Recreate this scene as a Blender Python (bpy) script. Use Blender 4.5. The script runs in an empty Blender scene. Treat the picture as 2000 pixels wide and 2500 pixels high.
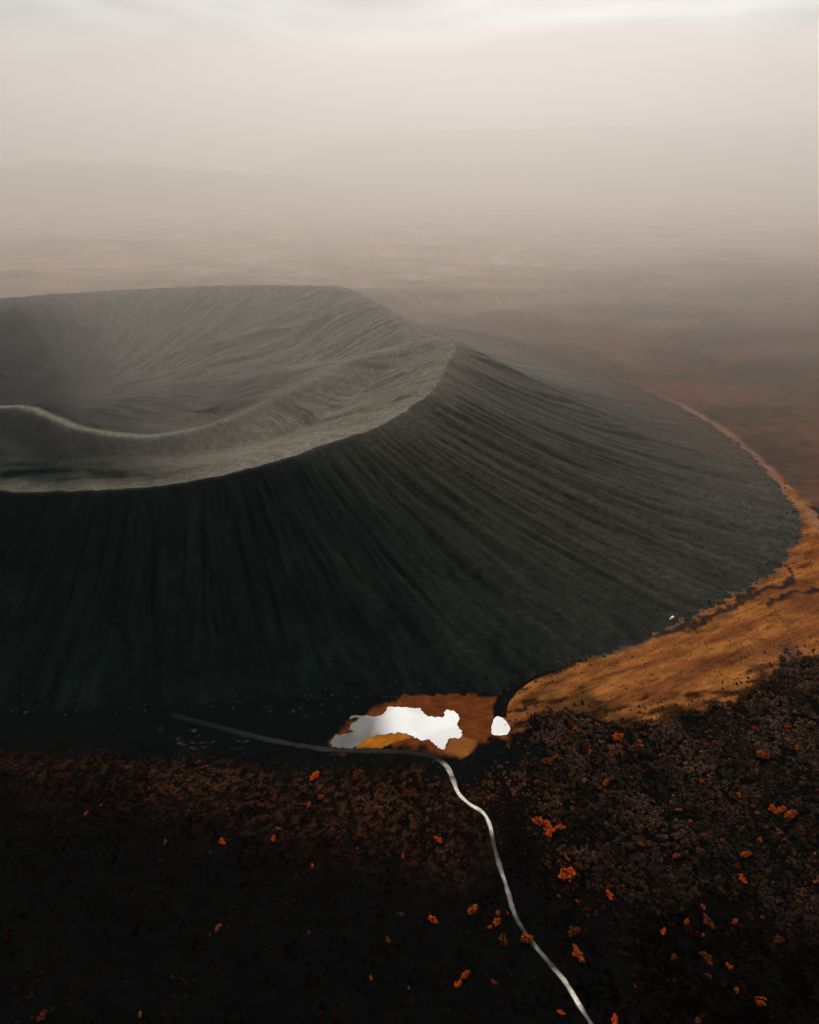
import bpy, bmesh, math, random
import numpy as np
from mathutils import Vector, Matrix

random.seed(7)
rng = np.random.default_rng(11)
scene = bpy.context.scene
col = scene.collection

# ------------------------------------------------------------------ camera
CAM_H = 400.0                      # metres above the lava plain
FPX, HORIZON = 1700.0, 330.0       # focal length in photo pixels (2000 wide), height of the true horizon
PITCH = math.atan((1250.0 - HORIZON) / FPX)
cam_data = bpy.data.cameras.new('camera')
cam_data.sensor_fit = 'HORIZONTAL'
cam_data.sensor_width = 36.0
cam_data.lens = 36.0 * FPX / 2000.0
cam_data.clip_start = 1.0
cam_data.clip_end = 90000.0
cam = bpy.data.objects.new('camera', cam_data)
col.objects.link(cam)
cam.location = (0, 0, CAM_H)
cam.rotation_euler = (math.pi / 2 - PITCH, 0, 0)
scene.camera = cam

# ------------------------------------------------------------------ sky, sun, exposure
SUN_EL, SUN_AZ = math.radians(44.0), math.radians(7.0)      # azimuth measured from +Y towards +X
sun_dir = Vector((math.sin(SUN_AZ) * math.cos(SUN_EL), math.cos(SUN_AZ) * math.cos(SUN_EL), math.sin(SUN_EL)))
SUN_STRENGTH, SUN_ANGLE = 1.5, 14.5
SKY_STRENGTH, OVERCAST, AUREOLE = 0.10, 1.9, 5.75
EXPOSURE = 0.0
HAZE_DENSITY, HAZE_G, FOG_DENSITY = 0.000025, 0.75, 0.00060

world = bpy.data.worlds.new('World')
scene.world = world
world.use_nodes = True
wn, wl = world.node_tree.nodes, world.node_tree.links
wn.clear()
w_out = wn.new('ShaderNodeOutputWorld')
w_bg = wn.new('ShaderNodeBackground')
w_bg.inputs['Strength'].default_value = SKY_STRENGTH
w_sky = wn.new('ShaderNodeTexSky')
w_sky.sky_type = 'NISHITA'
w_sky.sun_disc = False
w_sky.sun_elevation = SUN_EL
w_sky.sun_rotation = SUN_AZ
w_sky.dust_density = 5.0
w_sky.air_density = 1.0
w_tc = wn.new('ShaderNodeTexCoord')
# thin overcast: even pale layer, brighter where the sun stands behind it, long soft streaks of cloud
w_dot = wn.new('ShaderNodeVectorMath'); w_dot.operation = 'DOT_PRODUCT'
w_dot.inputs[1].default_value = sun_dir
wl.new(w_tc.outputs['Generated'], w_dot.inputs[0])
w_aur = wn.new('ShaderNodeMapRange'); w_aur.interpolation_type = 'SMOOTHERSTEP'
w_aur.inputs['From Min'].default_value = -0.3
w_aur.inputs['From Max'].default_value = 1.0
w_aur.inputs['To Min'].default_value = 0.0
w_aur.inputs['To Max'].default_value = AUREOLE
wl.new(w_dot.outputs['Value'], w_aur.inputs['Value'])
w_map = wn.new('ShaderNodeMapping')
w_map.inputs['Scale'].default_value = (1.6, 1.6, 9.0)
w_map.inputs['Rotation'].default_value = (0.10, 0.16, 0.3)
wl.new(w_tc.outputs['Generated'], w_map.inputs['Vector'])
w_noise = wn.new('ShaderNodeTexNoise')
w_noise.inputs['Scale'].default_value = 1.5
w_noise.inputs['Detail'].default_value = 4.0
w_noise.inputs['Roughness'].default_value = 0.45
w_noise.inputs['Distortion'].default_value = 0.7
wl.new(w_map.outputs['Vector'], w_noise.inputs['Vector'])
w_cl = wn.new('ShaderNodeMapRange')
w_cl.inputs['From Min'].default_value = 0.30
w_cl.inputs['From Max'].default_value = 0.72
w_cl.inputs['To Min'].default_value = 0.78
w_cl.inputs['To Max'].default_value = 1.30
wl.new(w_noise.outputs['Fac'], w_cl.inputs['Value'])
w_add = wn.new('ShaderNodeMath'); w_add.operation = 'ADD'
w_add.inputs[1].default_value = OVERCAST
wl.new(w_aur.outputs['Result'], w_add.inputs[0])
w_mul = wn.new('ShaderNodeMath'); w_mul.operation = 'MULTIPLY'
wl.new(w_add.outputs[0], w_mul.inputs[0]); wl.new(w_cl.outputs['Result'], w_mul.inputs[1])
w_col = wn.new('ShaderNodeVectorMath'); w_col.operation = 'SCALE'
w_col.inputs[0].default_value = (1.0, 0.972, 0.945)
wl.new(w_mul.outputs[0], w_col.inputs['Scale'])
w_mix = wn.new('ShaderNodeMix'); w_mix.data_type = 'RGBA'
w_mix.inputs['Factor'].default_value = 0.88
wl.new(w_sky.outputs['Color'], w_mix.inputs[6])
wl.new(w_col.outputs['Vector'], w_mix.inputs[7])
wl.new(w_mix.outputs[2], w_bg.inputs['Color'])
wl.new(w_bg.outputs['Background'], w_out.inputs['Surface'])

sun_data = bpy.data.lights.new('sun', 'SUN')
sun_data.energy = SUN_STRENGTH
sun_data.angle = math.radians(SUN_ANGLE)
sun_data.color = (1.0, 0.968, 0.925)
sun = bpy.data.objects.new('sun', sun_data)
col.objects.link(sun)
sun.rotation_euler = (-sun_dir).to_track_quat('-Z', 'Y').to_euler()
sun.location = (0, 0, 900)

scene.view_settings.view_transform = 'Standard'
scene.view_settings.look = 'None'
scene.view_settings.gamma = 1.0
scene.view_settings.exposure = EXPOSURE
scene.view_settings.use_curve_mapping = False
scene.cycles.volume_bounces = 6
scene.cycles.max_bounces = 8
scene.cycles.sample_clamp_indirect = 2.0
scene.cycles.use_denoising = True
scene.cycles.use_adaptive_sampling = False

# ------------------------------------------------------------------ helpers
def ground_at(px, py, h=0.0):
    """where the line of sight through a photo pixel meets height h (metres)"""
    X = (px - 1000.0) / FPX; D = (py - 1250.0) / FPX
    fw = math.cos(PITCH) - D * math.sin(PITCH)
    dn = math.sin(PITCH) + D * math.cos(PITCH)
    t = (CAM_H - h) / dn
    return (t * X, t * fw)

def project(x, y, z):
    """numpy: world -> photo pixel"""
    d = z - CAM_H
    fz = y * math.cos(PITCH) - d * math.sin(PITCH)
    dn = -(y * math.sin(PITCH) + d * math.cos(PITCH))
    return 1000 + FPX * x / fz, 1250 + FPX * dn / fz

_perm = rng.permutation(4096)
_gx = rng.normal(size=(4096, 2)); _gx /= np.linalg.norm(_gx, axis=1)[:, None]
def perlin(x, y, seed=0):
    x = np.asarray(x, float); y = np.asarray(y, float)
    xi = np.floor(x).astype(np.int64); yi = np.floor(y).astype(np.int64)
    xf = x - xi; yf = y - yi
    u = xf * xf * xf * (xf * (xf * 6 - 15) + 10); v = yf * yf * yf * (yf * (yf * 6 - 15) + 10)
    def gr(ix, iy, dx, dy):
        k = _perm[(_perm[(ix + seed * 17) & 4095] + iy + seed * 131) & 4095]
        gg = _gx[k]
        return gg[..., 0] * dx + gg[..., 1] * dy
    a = gr(xi, yi, xf, yf); b = gr(xi + 1, yi, xf - 1, yf)
    c = gr(xi, yi + 1, xf, yf - 1); d = gr(xi + 1, yi + 1, xf - 1, yf - 1)
    return ((a * (1 - u) + b * u) * (1 - v) + (c * (1 - u) + d * u) * v) * 1.5

def fbm(x, y, oct=4, seed=0, gain=0.5):
    s = 0; a = 1.0; t = 0
    for k in range(oct):
        s = s + a * perlin(x * 2 ** k + 7.3 * k, y * 2 ** k - 3.1 * k, seed + k); t += a; a *= gain
    return s / t

def sstep(a, b, x):
    t = np.clip((x - a) / (b - a), 0, 1)
    return t * t * (3 - 2 * t)

def seg_dist(x, y, pts, vals=None):
    """distance to a polyline; also the value interpolated along it"""
    best = np.full(np.shape(x), 1e12); bv = np.zeros(np.shape(x))
    for k in range(len(pts) - 1):
        ax, ay = pts[k][:2]; bx, by = pts[k + 1][:2]
        dx, dy = bx - ax, by - ay
        t = np.clip(((x - ax) * dx + (y - ay) * dy) / (dx * dx + dy * dy), 0, 1)
        d2 = (x - ax - t * dx) ** 2 + (y - ay - t * dy) ** 2
        m = d2 < best
        best = np.where(m, d2, best)
        if vals is not None:
            bv = np.where(m, vals[k] + t * (vals[k + 1] - vals[k]), bv)
    return np.sqrt(best), bv

def inside(x, y, poly):
    r = np.zeros(np.shape(x), bool)
    n = len(poly)
    for k in range(n):
        ax, ay = poly[k]; bx, by = poly[(k + 1) % n]
        if ay == by: continue
        c = ((ay > y) != (by > y)) & (x < (bx - ax) * (y - ay) / (by - ay) + ax)
        r ^= c
    return r

def soft_poly(x, y, poly, w):
    """1 inside, 0 outside, soft over w metres"""
    ins = inside(x, y, poly)
    d, _ = seg_dist(x, y, list(poly) + [poly[0]])
    return sstep(-w, w, np.where(ins, d, -d))

def P(*pix):
    return [ground_at(a, b) for a, b in pix]

def smooth_line(pts, step):
    """Catmull-Rom through the points, resampled"""
    p = [np.array(q, float) for q in pts]
    p = [2 * p[0] - p[1]] + p + [2 * p[-1] - p[-2]]
    out = []
    for k in range(1, len(p) - 2):
        n = max(2, int(np.linalg.norm(p[k + 1] - p[k]) / step))
        for t in np.linspace(0, 1, n, endpoint=False):
            a, b, c, d = p[k - 1], p[k], p[k + 1], p[k + 2]
            out.append(0.5 * (2 * b + (c - a) * t + (2 * a - 5 * b + 4 * c - d) * t * t + (3 * b - 3 * c + d - a) * t ** 3))
    out.append(p[-2])
    return np.array(out)

def mesh_grid(name, X, Y, Z, wrap=False):
    """grid of vertices (rows x cols) -> mesh"""
    nr, nc = X.shape
    me = bpy.data.meshes.new(name)
    co = np.stack([X, Y, Z], -1).reshape(-1, 3).astype(np.float32)
    cc = nc if wrap else nc - 1
    i = np.arange(nr - 1)[:, None] * nc; j = np.arange(cc)[None, :]; j2 = (j + 1) % nc
    q = np.stack([i + j, i + j2, i + nc + j2, i + nc + j], -1).reshape(-1, 4)
    return raw_mesh(me, co, q)

def raw_mesh(me, co, q):
    nq, k = q.shape
    me.vertices.add(len(co)); me.vertices.foreach_set('co', np.ascontiguousarray(co, np.float32).ravel())
    me.loops.add(nq * k); me.loops.foreach_set('vertex_index', np.ascontiguousarray(q, np.int32).ravel())
    me.polygons.add(nq)
    me.polygons.foreach_set('loop_start', np.arange(0, nq * k, k, dtype=np.int32))
    me.polygons.foreach_set('loop_total', np.full(nq, k, np.int32))
    me.update(calc_edges=True)
    return me

def vcol(me, rgb, name='tone'):
    a = me.color_attributes.new(name, 'FLOAT_COLOR', 'POINT')
    c = np.ones((len(me.vertices), 4), np.float32); c[:, :3] = rgb.reshape(-1, 3)
    a.data.foreach_set('color', c.ravel())

def link(name, me, mat=None, parent=None, smooth=False):
    o = bpy.data.objects.new(name, me)
    col.objects.link(o)
    if mat: me.materials.append(mat)
    if parent: o.parent = parent
    if smooth: me.polygons.foreach_set('use_smooth', np.ones(len(me.polygons), bool))
    return o

def tag(o, label=None, cat=None, group=None, kind=None):
    if label: o['label'] = label
    if cat: o['category'] = cat
    if group: o['group'] = group
    if kind: o['kind'] = kind
    return o

def material(name, color=(0.1, 0.1, 0.1), rough=0.9, spec=0.3, attr=None, noise=None, bump=None, noise2=None):
    """Principled surface; attr = colour attribute, noise = (scale, lo, hi), bump = (scale, distance)"""
    m = bpy.data.materials.new(name); m.use_nodes = True
    n, l = m.node_tree.nodes, m.node_tree.links
    b = n['Principled BSDF']
    b.inputs['Roughness'].default_value = rough
    b.inputs['Specular IOR Level'].default_value = spec
    if attr:
        src = n.new('ShaderNodeVertexColor'); src.layer_name = attr; out = src.outputs['Color']
    else:
        src = n.new('ShaderNodeRGB'); src.outputs[0].default_value = (*color, 1); out = src.outputs[0]
    geo = n.new('ShaderNodeNewGeometry')
    for ns in (noise, noise2):
        if not ns: continue
        t = n.new('ShaderNodeTexNoise'); t.inputs['Scale'].default_value = ns[0]
        t.inputs['Detail'].default_value = 5.0; t.inputs['Roughness'].default_value = 0.6
        l.new(geo.outputs['Position'], t.inputs['Vector'])
        r = n.new('ShaderNodeMapRange')
        r.inputs['From Min'].default_value = 0.3; r.inputs['From Max'].default_value = 0.7
        r.inputs['To Min'].default_value = ns[1]; r.inputs['To Max'].default_value = ns[2]
        l.new(t.outputs['Fac'], r.inputs['Value'])
        v = n.new('ShaderNodeVectorMath'); v.operation = 'SCALE'
        l.new(out, v.inputs[0]); l.new(r.outputs['Result'], v.inputs['Scale'])
        out = v.outputs['Vector']
    l.new(out, b.inputs['Base Color'])
    if bump:
        t = n.new('ShaderNodeTexNoise'); t.inputs['Scale'].default_value = bump[0]
        t.inputs['Detail'].default_value = 4.0
        l.new(geo.outputs['Position'], t.inputs['Vector'])
        bp = n.new('ShaderNodeBump'); bp.inputs['Distance'].default_value = bump[1]
        l.new(t.outputs['Fac'], bp.inputs['Height'])
        l.new(bp.outputs['Normal'], b.inputs['Normal'])
    return m

# ------------------------------------------------------------------ crater
CX, CY = -340.0, 1080.0
BX, BY = -585.0, 1170.0            # lowest point of the crater floor, where the gullies meet
rim_pts = [  # x, y, height
    (-700, 700, 82), (-520, 655, 80), (-340, 638, 80), (-260, 648, 80), (-179, 688, 80), (-97, 757, 82), (-40, 800, 85), (0, 858, 90),
    (27, 880, 101), (52, 975, 110), (70, 1050, 119), (66, 1078, 120), (40, 1120, 114), (20, 1165, 109), (-30, 1308, 110), (-80, 1425, 113), (-120, 1492, 119),
    (-150, 1515, 121), (-260, 1530, 119), (-390, 1530, 119), (-520, 1508, 118), (-660, 1470, 117), (-800, 1385, 121), (-900, 1200, 118), (-880, 980, 100), (-820, 820, 90)]
base_pts = [(-292, 408), (-229, 412), (-100, 424), (0, 428), (70, 428), (110, 450), (141, 466), (205, 494), (272, 536), (340, 577), (386, 614), (432, 664),
            (460, 710), (475, 771), (482, 843), (482, 948), (474, 1005), (426, 1157), (379, 1249), (325, 1353), (240, 1500), (100, 1640), (-60, 1740), (-260, 1810),
            (-560, 1790), (-900, 1680), (-1150, 1350), (-1180, 1000), (-1000, 640), (-700, 450), (-450, 405)]

def polar_curve(pts, k):
    th = np.array([math.atan2(p[1] - CY, p[0] - CX) for p in pts])
    if k == 'r': v = np.array([math.hypot(p[1] - CY, p[0] - CX) for p in pts])
    else: v = np.array([p[2] for p in pts], float)
    o = np.argsort(th); th, v = th[o], v[o]
    T = np.concatenate([th - 2 * math.pi, th, th + 2 * math.pi]); V = np.tile(v, 3)
    g = np.linspace(-math.pi, math.pi, 1440, endpoint=False)
    y = np.interp(g, T, V)
    ker = np.exp(-0.5 * (np.arange(-20, 21) / 2.5) ** 2); ker /= ker.sum()
    y = np.convolve(np.concatenate([y[-20:], y, y[:20]]), ker, 'valid')
    G = np.concatenate([g, [math.pi]]); Yv = np.concatenate([y, [y[0]]])
    return lambda t: np.interp((t + math.pi) % (2 * math.pi) - math.pi, G, Yv)

rim_r, rim_h, base_r = polar_curve(rim_pts, 'r'), polar_curve(rim_pts, 'h'), polar_curve(base_pts, 'r')
mound = [(-850, 930, 40), (-700, 955, 44), (-602, 972, 45), (-553, 969, 43), (-470, 934, 28), (-389, 919, 23), (-349, 919, 24), (-295, 938, 29), (-240, 966, 41), (-187, 1020, 54), (-130, 1074, 70), (-66, 1110, 87), (0, 1118, 103), (46, 1100, 116)]
SPURS = []                         # further low ridges on the inner wall: (line, height, half width)
ml = smooth_line(mound, 12.0)
mound_xy, mound_h = [tuple(q[:2]) for q in ml], list(ml[:, 2])

def crater_height(x, y):
    dx, dy = x - CX, y - CY
    th = np.arctan2(dy, dx); r = np.hypot(dx, dy)
    rr = rim_r(th) + 3.0 * perlin(th * 14, 0 * th, 3); hh = rim_h(th) + 1.6 * perlin(th * 22, 0 * th + 4, 5)
    br = base_r(th) * (1 + 0.006 * perlin(th * 30, 0 * th, 9) + 0.007 * perlin(th * 90, 0 * th, 10) + 0.005 * perlin(th * 260, 0 * th, 12))
    arc = th * 600.0
    # outer flank
    s = np.clip((r - rr) / (br - rr), 0, 1.2)
    cc = 0.45 + 0.33 * sstep(-1.1, -0.3, th) * (1 - sstep(1.6, 2.4, th))       # the right and far flanks run out in a flatter apron
    prof = np.where(s < 1, (1 - cc) * (1 - s) + cc * np.clip(1 - s, 0, 1) ** 2.2, -(s - 1) * 0.4)
    wr = 10.0 * fbm(arc / 90, s * 1.5, 3, 21) + 3 * perlin(arc / 26, s * 5, 25)
    g1 = np.abs(perlin((arc + wr) / 29.0, s * 0.8 + 3, 31))
    g2 = np.abs(perlin((arc + wr * 0.8) / 15.0, s * 1.4, 33))
    g3 = np.abs(perlin((arc + wr * 0.5) / 7.0, s * 1.6, 35))
    env = sstep(0.0, 0.14, s) * (1 - 0.75 * sstep(0.55, 1.0, s))
    gul = (7.5 * (g1 ** 0.55 - 0.45) + 5.0 * (g2 ** 0.8 - 0.3) + 3.2 * (g3 - 0.2)) * env
    gul *= 1 + 0.8 * (1 - sstep(-1.6, -0.7, np.where(th > 2, -2.0, th)))
    gul += 1.0 * fbm(x / 22, y / 22, 3, 41) * sstep(0, .1, s)
    dsp = (th + 0.01 + 0.36 * s) * 600
    gul += 10.0 * np.exp(-np.where(dsp < 0, -dsp / 22.0, dsp / 60.0)) * sstep(0.0, 0.12, s) * (1 - sstep(0.5, 0.95, s))
    out = prof * hh + gul * (1 - sstep(0.93, 1.05, s))
    out = np.where(s > 1, -(s - 1) * 30.0 + 0 * out, out)
    # inner bowl
    u = np.clip(r / rr, 0, 1)
    zf = 4.0
    t = np.clip((u - 0.40) / 0.60, 0, 1)
    bowl = zf + (hh - zf) * (0.62 * t + 0.38 * t * t * (3 - 2 * t))
    bench = 2.0 * np.exp(-((u - 0.90) / 0.05) ** 2) * sstep(-2.7, -2.3, th) * (1 - sstep(-0.7, -0.3, th))
    bowl += bench
    dm, hm = seg_dist(x, y, mound_xy, mound_h)
    yc = np.interp(x, [q[0] for q in mound_xy], [q[1] for q in mound_xy])
    slope = np.where(y < yc, 0.47, 0.30)
    mh = hm * (1 + 0.12 * (1 - sstep(-330, -100, x))) + 2.5 * fbm(x / 60, y / 60, 2, 51) - slope * np.where(dm < 12, dm * dm / 24, dm - 6)
    k = 7.0
    d = np.clip(0.5 + 0.5 * (bowl - mh) / k, 0, 1)
    inn = mh * (1 - d) + bowl * d + k * d * (1 - d)
    for line, hs, ws in SPURS:
        ds, vs = seg_dist(x, y, line, list(np.linspace(1.0, 0.35, len(line))))
        inn = inn + hs * vs * np.exp(-np.abs(ds) / ws) * (1 - sstep(0.93, 1.0, u))
    tb = np.arctan2(y - BY, x - BX); rb = np.hypot(x - BX, y - BY)
    inn -= 12.0 * np.exp(-(rb / 130.0) ** 2)
    w2 = 0.09 * fbm(x / 140, y / 140, 3, 61)
    i1 = np.abs(perlin((tb + w2) * 9.0, rb / 260, 63)); i2 = np.abs(perlin((tb + w2) * 24.0, rb / 160, 65)); i3 = np.abs(perlin((tb + .6 * w2) * 60.0, rb / 200, 67))
    ie = sstep(12, 70, rb) * (1 - sstep(0.90, 0.99, u))
    inn += ie * (np.minimum(1, rb / 160) * (9.0 * (i1 - 0.28) + 3.0 * (i2 - 0.25)) + 1.5 * (i3 - 0.2)) * (0.12 + 0.88 * sstep(-1.4, -0.4, np.where(th < -2.6, 3.0, th))) * (1 - 0.8 * np.exp(-(dm / 50.0) ** 2))
    # soft, slightly rounded crest
    return np.where(r < rr, inn, out), s, u, (r < rr), th

def surface_at(px, py):
    z = 60.0
    for _ in range(25):
        x, y = ground_at(px, py, z)
        z = 0.6 * z + 0.4 * float(crater_height(np.array([x]), np.array([y]))[0][0])
    return (x, y)
_sp = [([surface_at(*q) for q in ((915, 745), (800, 782), (650, 815), (500, 850), (400, 880), (300, 945))], 13.0, 16.0),
       ([surface_at(*q) for q in ((960, 790), (850, 835), (720, 880), (620, 930), (540, 965))], 9.0, 12.0),
       ([surface_at(*q) for q in ((1020, 905), (900, 950), (780, 1000), (650, 1065))], 6.0, 10.0),
       ([surface_at(*q) for q in ((1020, 960), (880, 1015), (760, 1062), (600, 1115))], 5.0, 9.0)]
SPURS.extend(_sp)

def build_crater():
    fine = np.arange(-112.0, 128.0, 0.225); coarse = np.arange(128.0, 248.0, 0.8)
    th = np.radians(np.concatenate([fine, coarse]))
    ua = np.concatenate([np.linspace(0.02, 0.38, 26, endpoint=False), np.linspace(0.38, 0.97, 125, endpoint=False), np.linspace(0.97, 1.0, 10)])
    sa = np.concatenate([np.linspace(0, 0.04, 12)[1:], np.linspace(0.04, 1.02, 215)[1:], [1.05, 1.1, 1.16]])
    rr = rim_r(th) + 3.0 * perlin(th * 14, 0 * th, 3)
    # keep the noise periodic at the seam, which lies far outside the picture
    br = base_r(th) * (1 + 0.006 * perlin(th * 30, 0 * th, 9) + 0.007 * perlin(th * 90, 0 * th, 10) + 0.005 * perlin(th * 260, 0 * th, 12))
    R = np.concatenate([ua[:, None] * rr[None], rr[None] + sa[:, None] * (br - rr)[None]], 0)
    X = CX + R * np.cos(th)[None]; Y = CY + R * np.sin(th)[None]
    Z, s, u, inn, tt = crater_height(X, Y)
    me = mesh_grid('crater', X, Y, Z, wrap=True)
    # scoria tones: greenish black outside; sunlight and haze painted into the paler browns inside
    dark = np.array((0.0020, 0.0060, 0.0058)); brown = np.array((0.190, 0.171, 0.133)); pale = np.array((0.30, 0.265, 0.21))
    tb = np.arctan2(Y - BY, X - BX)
    Rt = sstep(-760, -400, X + 0.8 * (Y - 1100)) * sstep(-560, -250, X + 0.55 * (Y - 900)); wall = sstep(0.22, 0.55, u)  # lit far wall and shaded near-left trough, painted as tone
    f = np.where(inn, 0.05 + 0.80 * (0.45 + 0.55 * wall) * Rt + 0.34 * (1 - Rt) * sstep(0.86, 0.98, u), 0.003 + (0.31 + 0.30 * np.exp(-s / 0.14)) * sstep(-1.25, -0.1, tt) + 0.30 * sstep(-0.12, 0.35, tt) * (1 - sstep(1.2, 1.8, tt)))  # right and far flanks paled, painting in haze and back light
    ist = perlin(tb * 42 + fbm(X / 80, Y / 80, 2, 76), np.hypot(X - BX, Y - BY) / 150, 79) + 0.8 * perlin(tb * 110, np.hypot(X - BX, Y - BY) / 110, 80)
    st = perlin(tt * 600 / 9 + 2 * fbm(X / 60, Y / 60, 2, 75), s * 1.6, 77) + 0.7 * perlin(tt * 600 / 4, s * 3, 78)
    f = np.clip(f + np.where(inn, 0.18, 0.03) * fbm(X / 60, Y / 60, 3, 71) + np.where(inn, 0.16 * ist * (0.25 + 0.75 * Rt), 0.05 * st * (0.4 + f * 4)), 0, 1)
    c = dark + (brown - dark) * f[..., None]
    ap = (~inn) * sstep(0.62, 1.0, s + 0.12 * fbm(X / 40, Y / 40, 3, 83)) * sstep(-0.45, 0.0, tt)
    c = c + (np.array((0.075, 0.055, 0.040)) - c) * ap[..., None]
    crest = np.exp(-np.where(inn, (1 - u) * 430 / 5.0, s * 300 / 3.0) ** 2)
    c = c + (pale - c) * (0.10 * crest)[..., None]  # pale rim: footpath plus painted edge light
    dm, hm = seg_dist(X, Y, mound_xy, mound_h)
    c = c + (pale - c) * (0.6 * np.exp(-(dm / 7.5) ** 2) * inn * (1 - sstep(-420, -120, X)))[..., None]  # lit crest of the inner ridge painted pale
    c *= (1 + 0.25 * perlin(X / 9, Y / 9, 73) + 0.16 * rng.normal(size=X.shape))[..., None]
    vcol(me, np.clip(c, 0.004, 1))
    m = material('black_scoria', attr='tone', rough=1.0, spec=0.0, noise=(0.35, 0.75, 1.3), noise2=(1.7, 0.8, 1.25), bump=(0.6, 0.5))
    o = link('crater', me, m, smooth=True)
    tag(o, 'dark scoria crater with gullied flanks and a low ridge inside', None, None, 'structure')
    return o

build_crater()

# ------------------------------------------------------------------ ground zones (places on the plain)
meadow = P((1222, 1745), (1228, 1705), (1262, 1678), (1320, 1650), (1400, 1628), (1560, 1578), (1700, 1500), (1830, 1440), (1900, 1390), (1950, 1325), (1962, 1280), (1930, 1222),
           (1880, 1165), (1890, 1150), (1960, 1215), (2010, 1260), (2100, 1310), (2350, 1390), (2800, 1480), (3000, 1620), (2600, 1640), (2350, 1590), (2150, 1605), (2000, 1608), (1935, 1605), (1885, 1640), (1850, 1685), (1795, 1715), (1720, 1725),
           (1650, 1752), (1600, 1772), (1480, 1768), (1440, 1745), (1380, 1735), (1300, 1745), (1275, 1785), (1225, 1790))
olive = P((1330, 1705), (1450, 1690), (1490, 1725), (1540, 1745), (1480, 1765), (1380, 1735), (1320, 1738))
mud = P((845, 1770), (905, 1745), (935, 1722), (985, 1702), (1060, 1694), (1150, 1698), (1218, 1712), (1212, 1755), (1230, 1800), (1165, 1812), (1150, 1845), (1130, 1852), (1085, 1840), (1040, 1818),
        (940, 1826), (880, 1829), (830, 1828), (800, 1812), (812, 1798), (850, 1786))
mudbright = P((868, 1826), (880, 1806), (920, 1794), (990, 1789), (1005, 1800), (965, 1812), (930, 1826))
mudbright2 = P((1110, 1790), (1165, 1812), (1148, 1846), (1128, 1850), (1085, 1835))
blackfan = P((-200, 1700), (300, 1715), (700, 1690), (1000, 1690), (1200, 1700), (1215, 1720), (900, 1750), (820, 1830), (1050, 1830), (1180, 1800), (1320, 1790), (1330, 1830), (1250, 1880), (1130, 1910),
             (1000, 1870), (860, 1868), (680, 1890), (560, 1858), (400, 1850), (180, 1838), (-200, 1840))
speck_zones = [P((640, 1722), (770, 1715), (860, 1712), (860, 1735), (720, 1755), (640, 1745)), P((380, 1780), (480, 1765), (660, 1808), (640, 1830), (430, 1820)), P((860, 1690), (1000, 1690), (1000, 1705), (860, 1720))]  # zones of thin pale grey veins
pale_strip = [ground_at(*q) for q in ((1420, 888), (1500, 922), (1600, 962), (1650, 984), (1712, 1013), (1800, 1075), (1878, 1148), (1905, 1190), (1955, 1235), (2010, 1300))]

def axis(lo, hi, fine, outlo, outhi, growth, sub=None):
    a = list(np.arange(lo, hi + 1e-6, fine))
    if sub: a = sorted(set([v for v in a if not sub[0] <= v <= sub[1]] + list(np.arange(sub[0], sub[1] + 1e-6, sub[2]))))
    st, v, hiout = fine, a[-1], []
    while v < outhi: st *= growth; v += st; hiout.append(v)
    st, v, loout = fine, a[0], []
    while v > outlo: st *= growth; v -= st; loout.append(v)
    return np.array(loout[::-1] + a + hiout)

road_px = [(420, 1746), (465, 1758), (520, 1772), (640, 1803), (740, 1822), (820, 1832), (930, 1834), (1010, 1838), (1060, 1850), (1090, 1870), (1107, 1905), (1118, 1935), (1145, 1962), (1180, 1985),
           (1196, 2015), (1206, 2065), (1222, 2120), (1238, 2170), (1258, 2235), (1290, 2288), (1330, 2338), (1378, 2395), (1412, 2450), (1452, 2515), (1500, 2600), (1560, 2750)]
ROAD = smooth_line(P(*road_px), 2.5)
side_px = [(1118, 1872), (1165, 1838), (1190, 1815), (1205, 1802)]
stream_px = [(1222, 1752), (1221, 1738), (1226, 1716), (1244, 1694), (1280, 1668), (1330, 1646), (1390, 1624)]

def scrub_mask(x, y):
    """where shrubs grow: the lava field in front, not the meadow, the pond, the sand fan or the road"""
    px, py = project(x, y, 0 * x)
    wob = 9.0 * fbm(x / 30, y / 30, 3, 81)
    m = soft_poly(x + 1.6 * wob, y + wob, meadow, 9.0)
    b = soft_poly(x + 2.6 * wob, y + wob * 2.2, blackfan, 16.0)
    mu = soft_poly(x, y, mud, 3.0)
    front = 1 - sstep(450, 520, y + wob - 120 * sstep(250, 420, x))
    rc = np.hypot(x - CX, y - CY) / base_r(np.arctan2(y - CY, x - CX))
    return np.clip(1 - m, 0, 1) * (1 - 0.96 * b) * (1 - mu) * front * sstep(1.0, 1.03, rc) * (np.hypot(x - 68, y - 393) > 17) * (seg_dist(x, y, P(*stream_px))[0] > 7)

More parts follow.
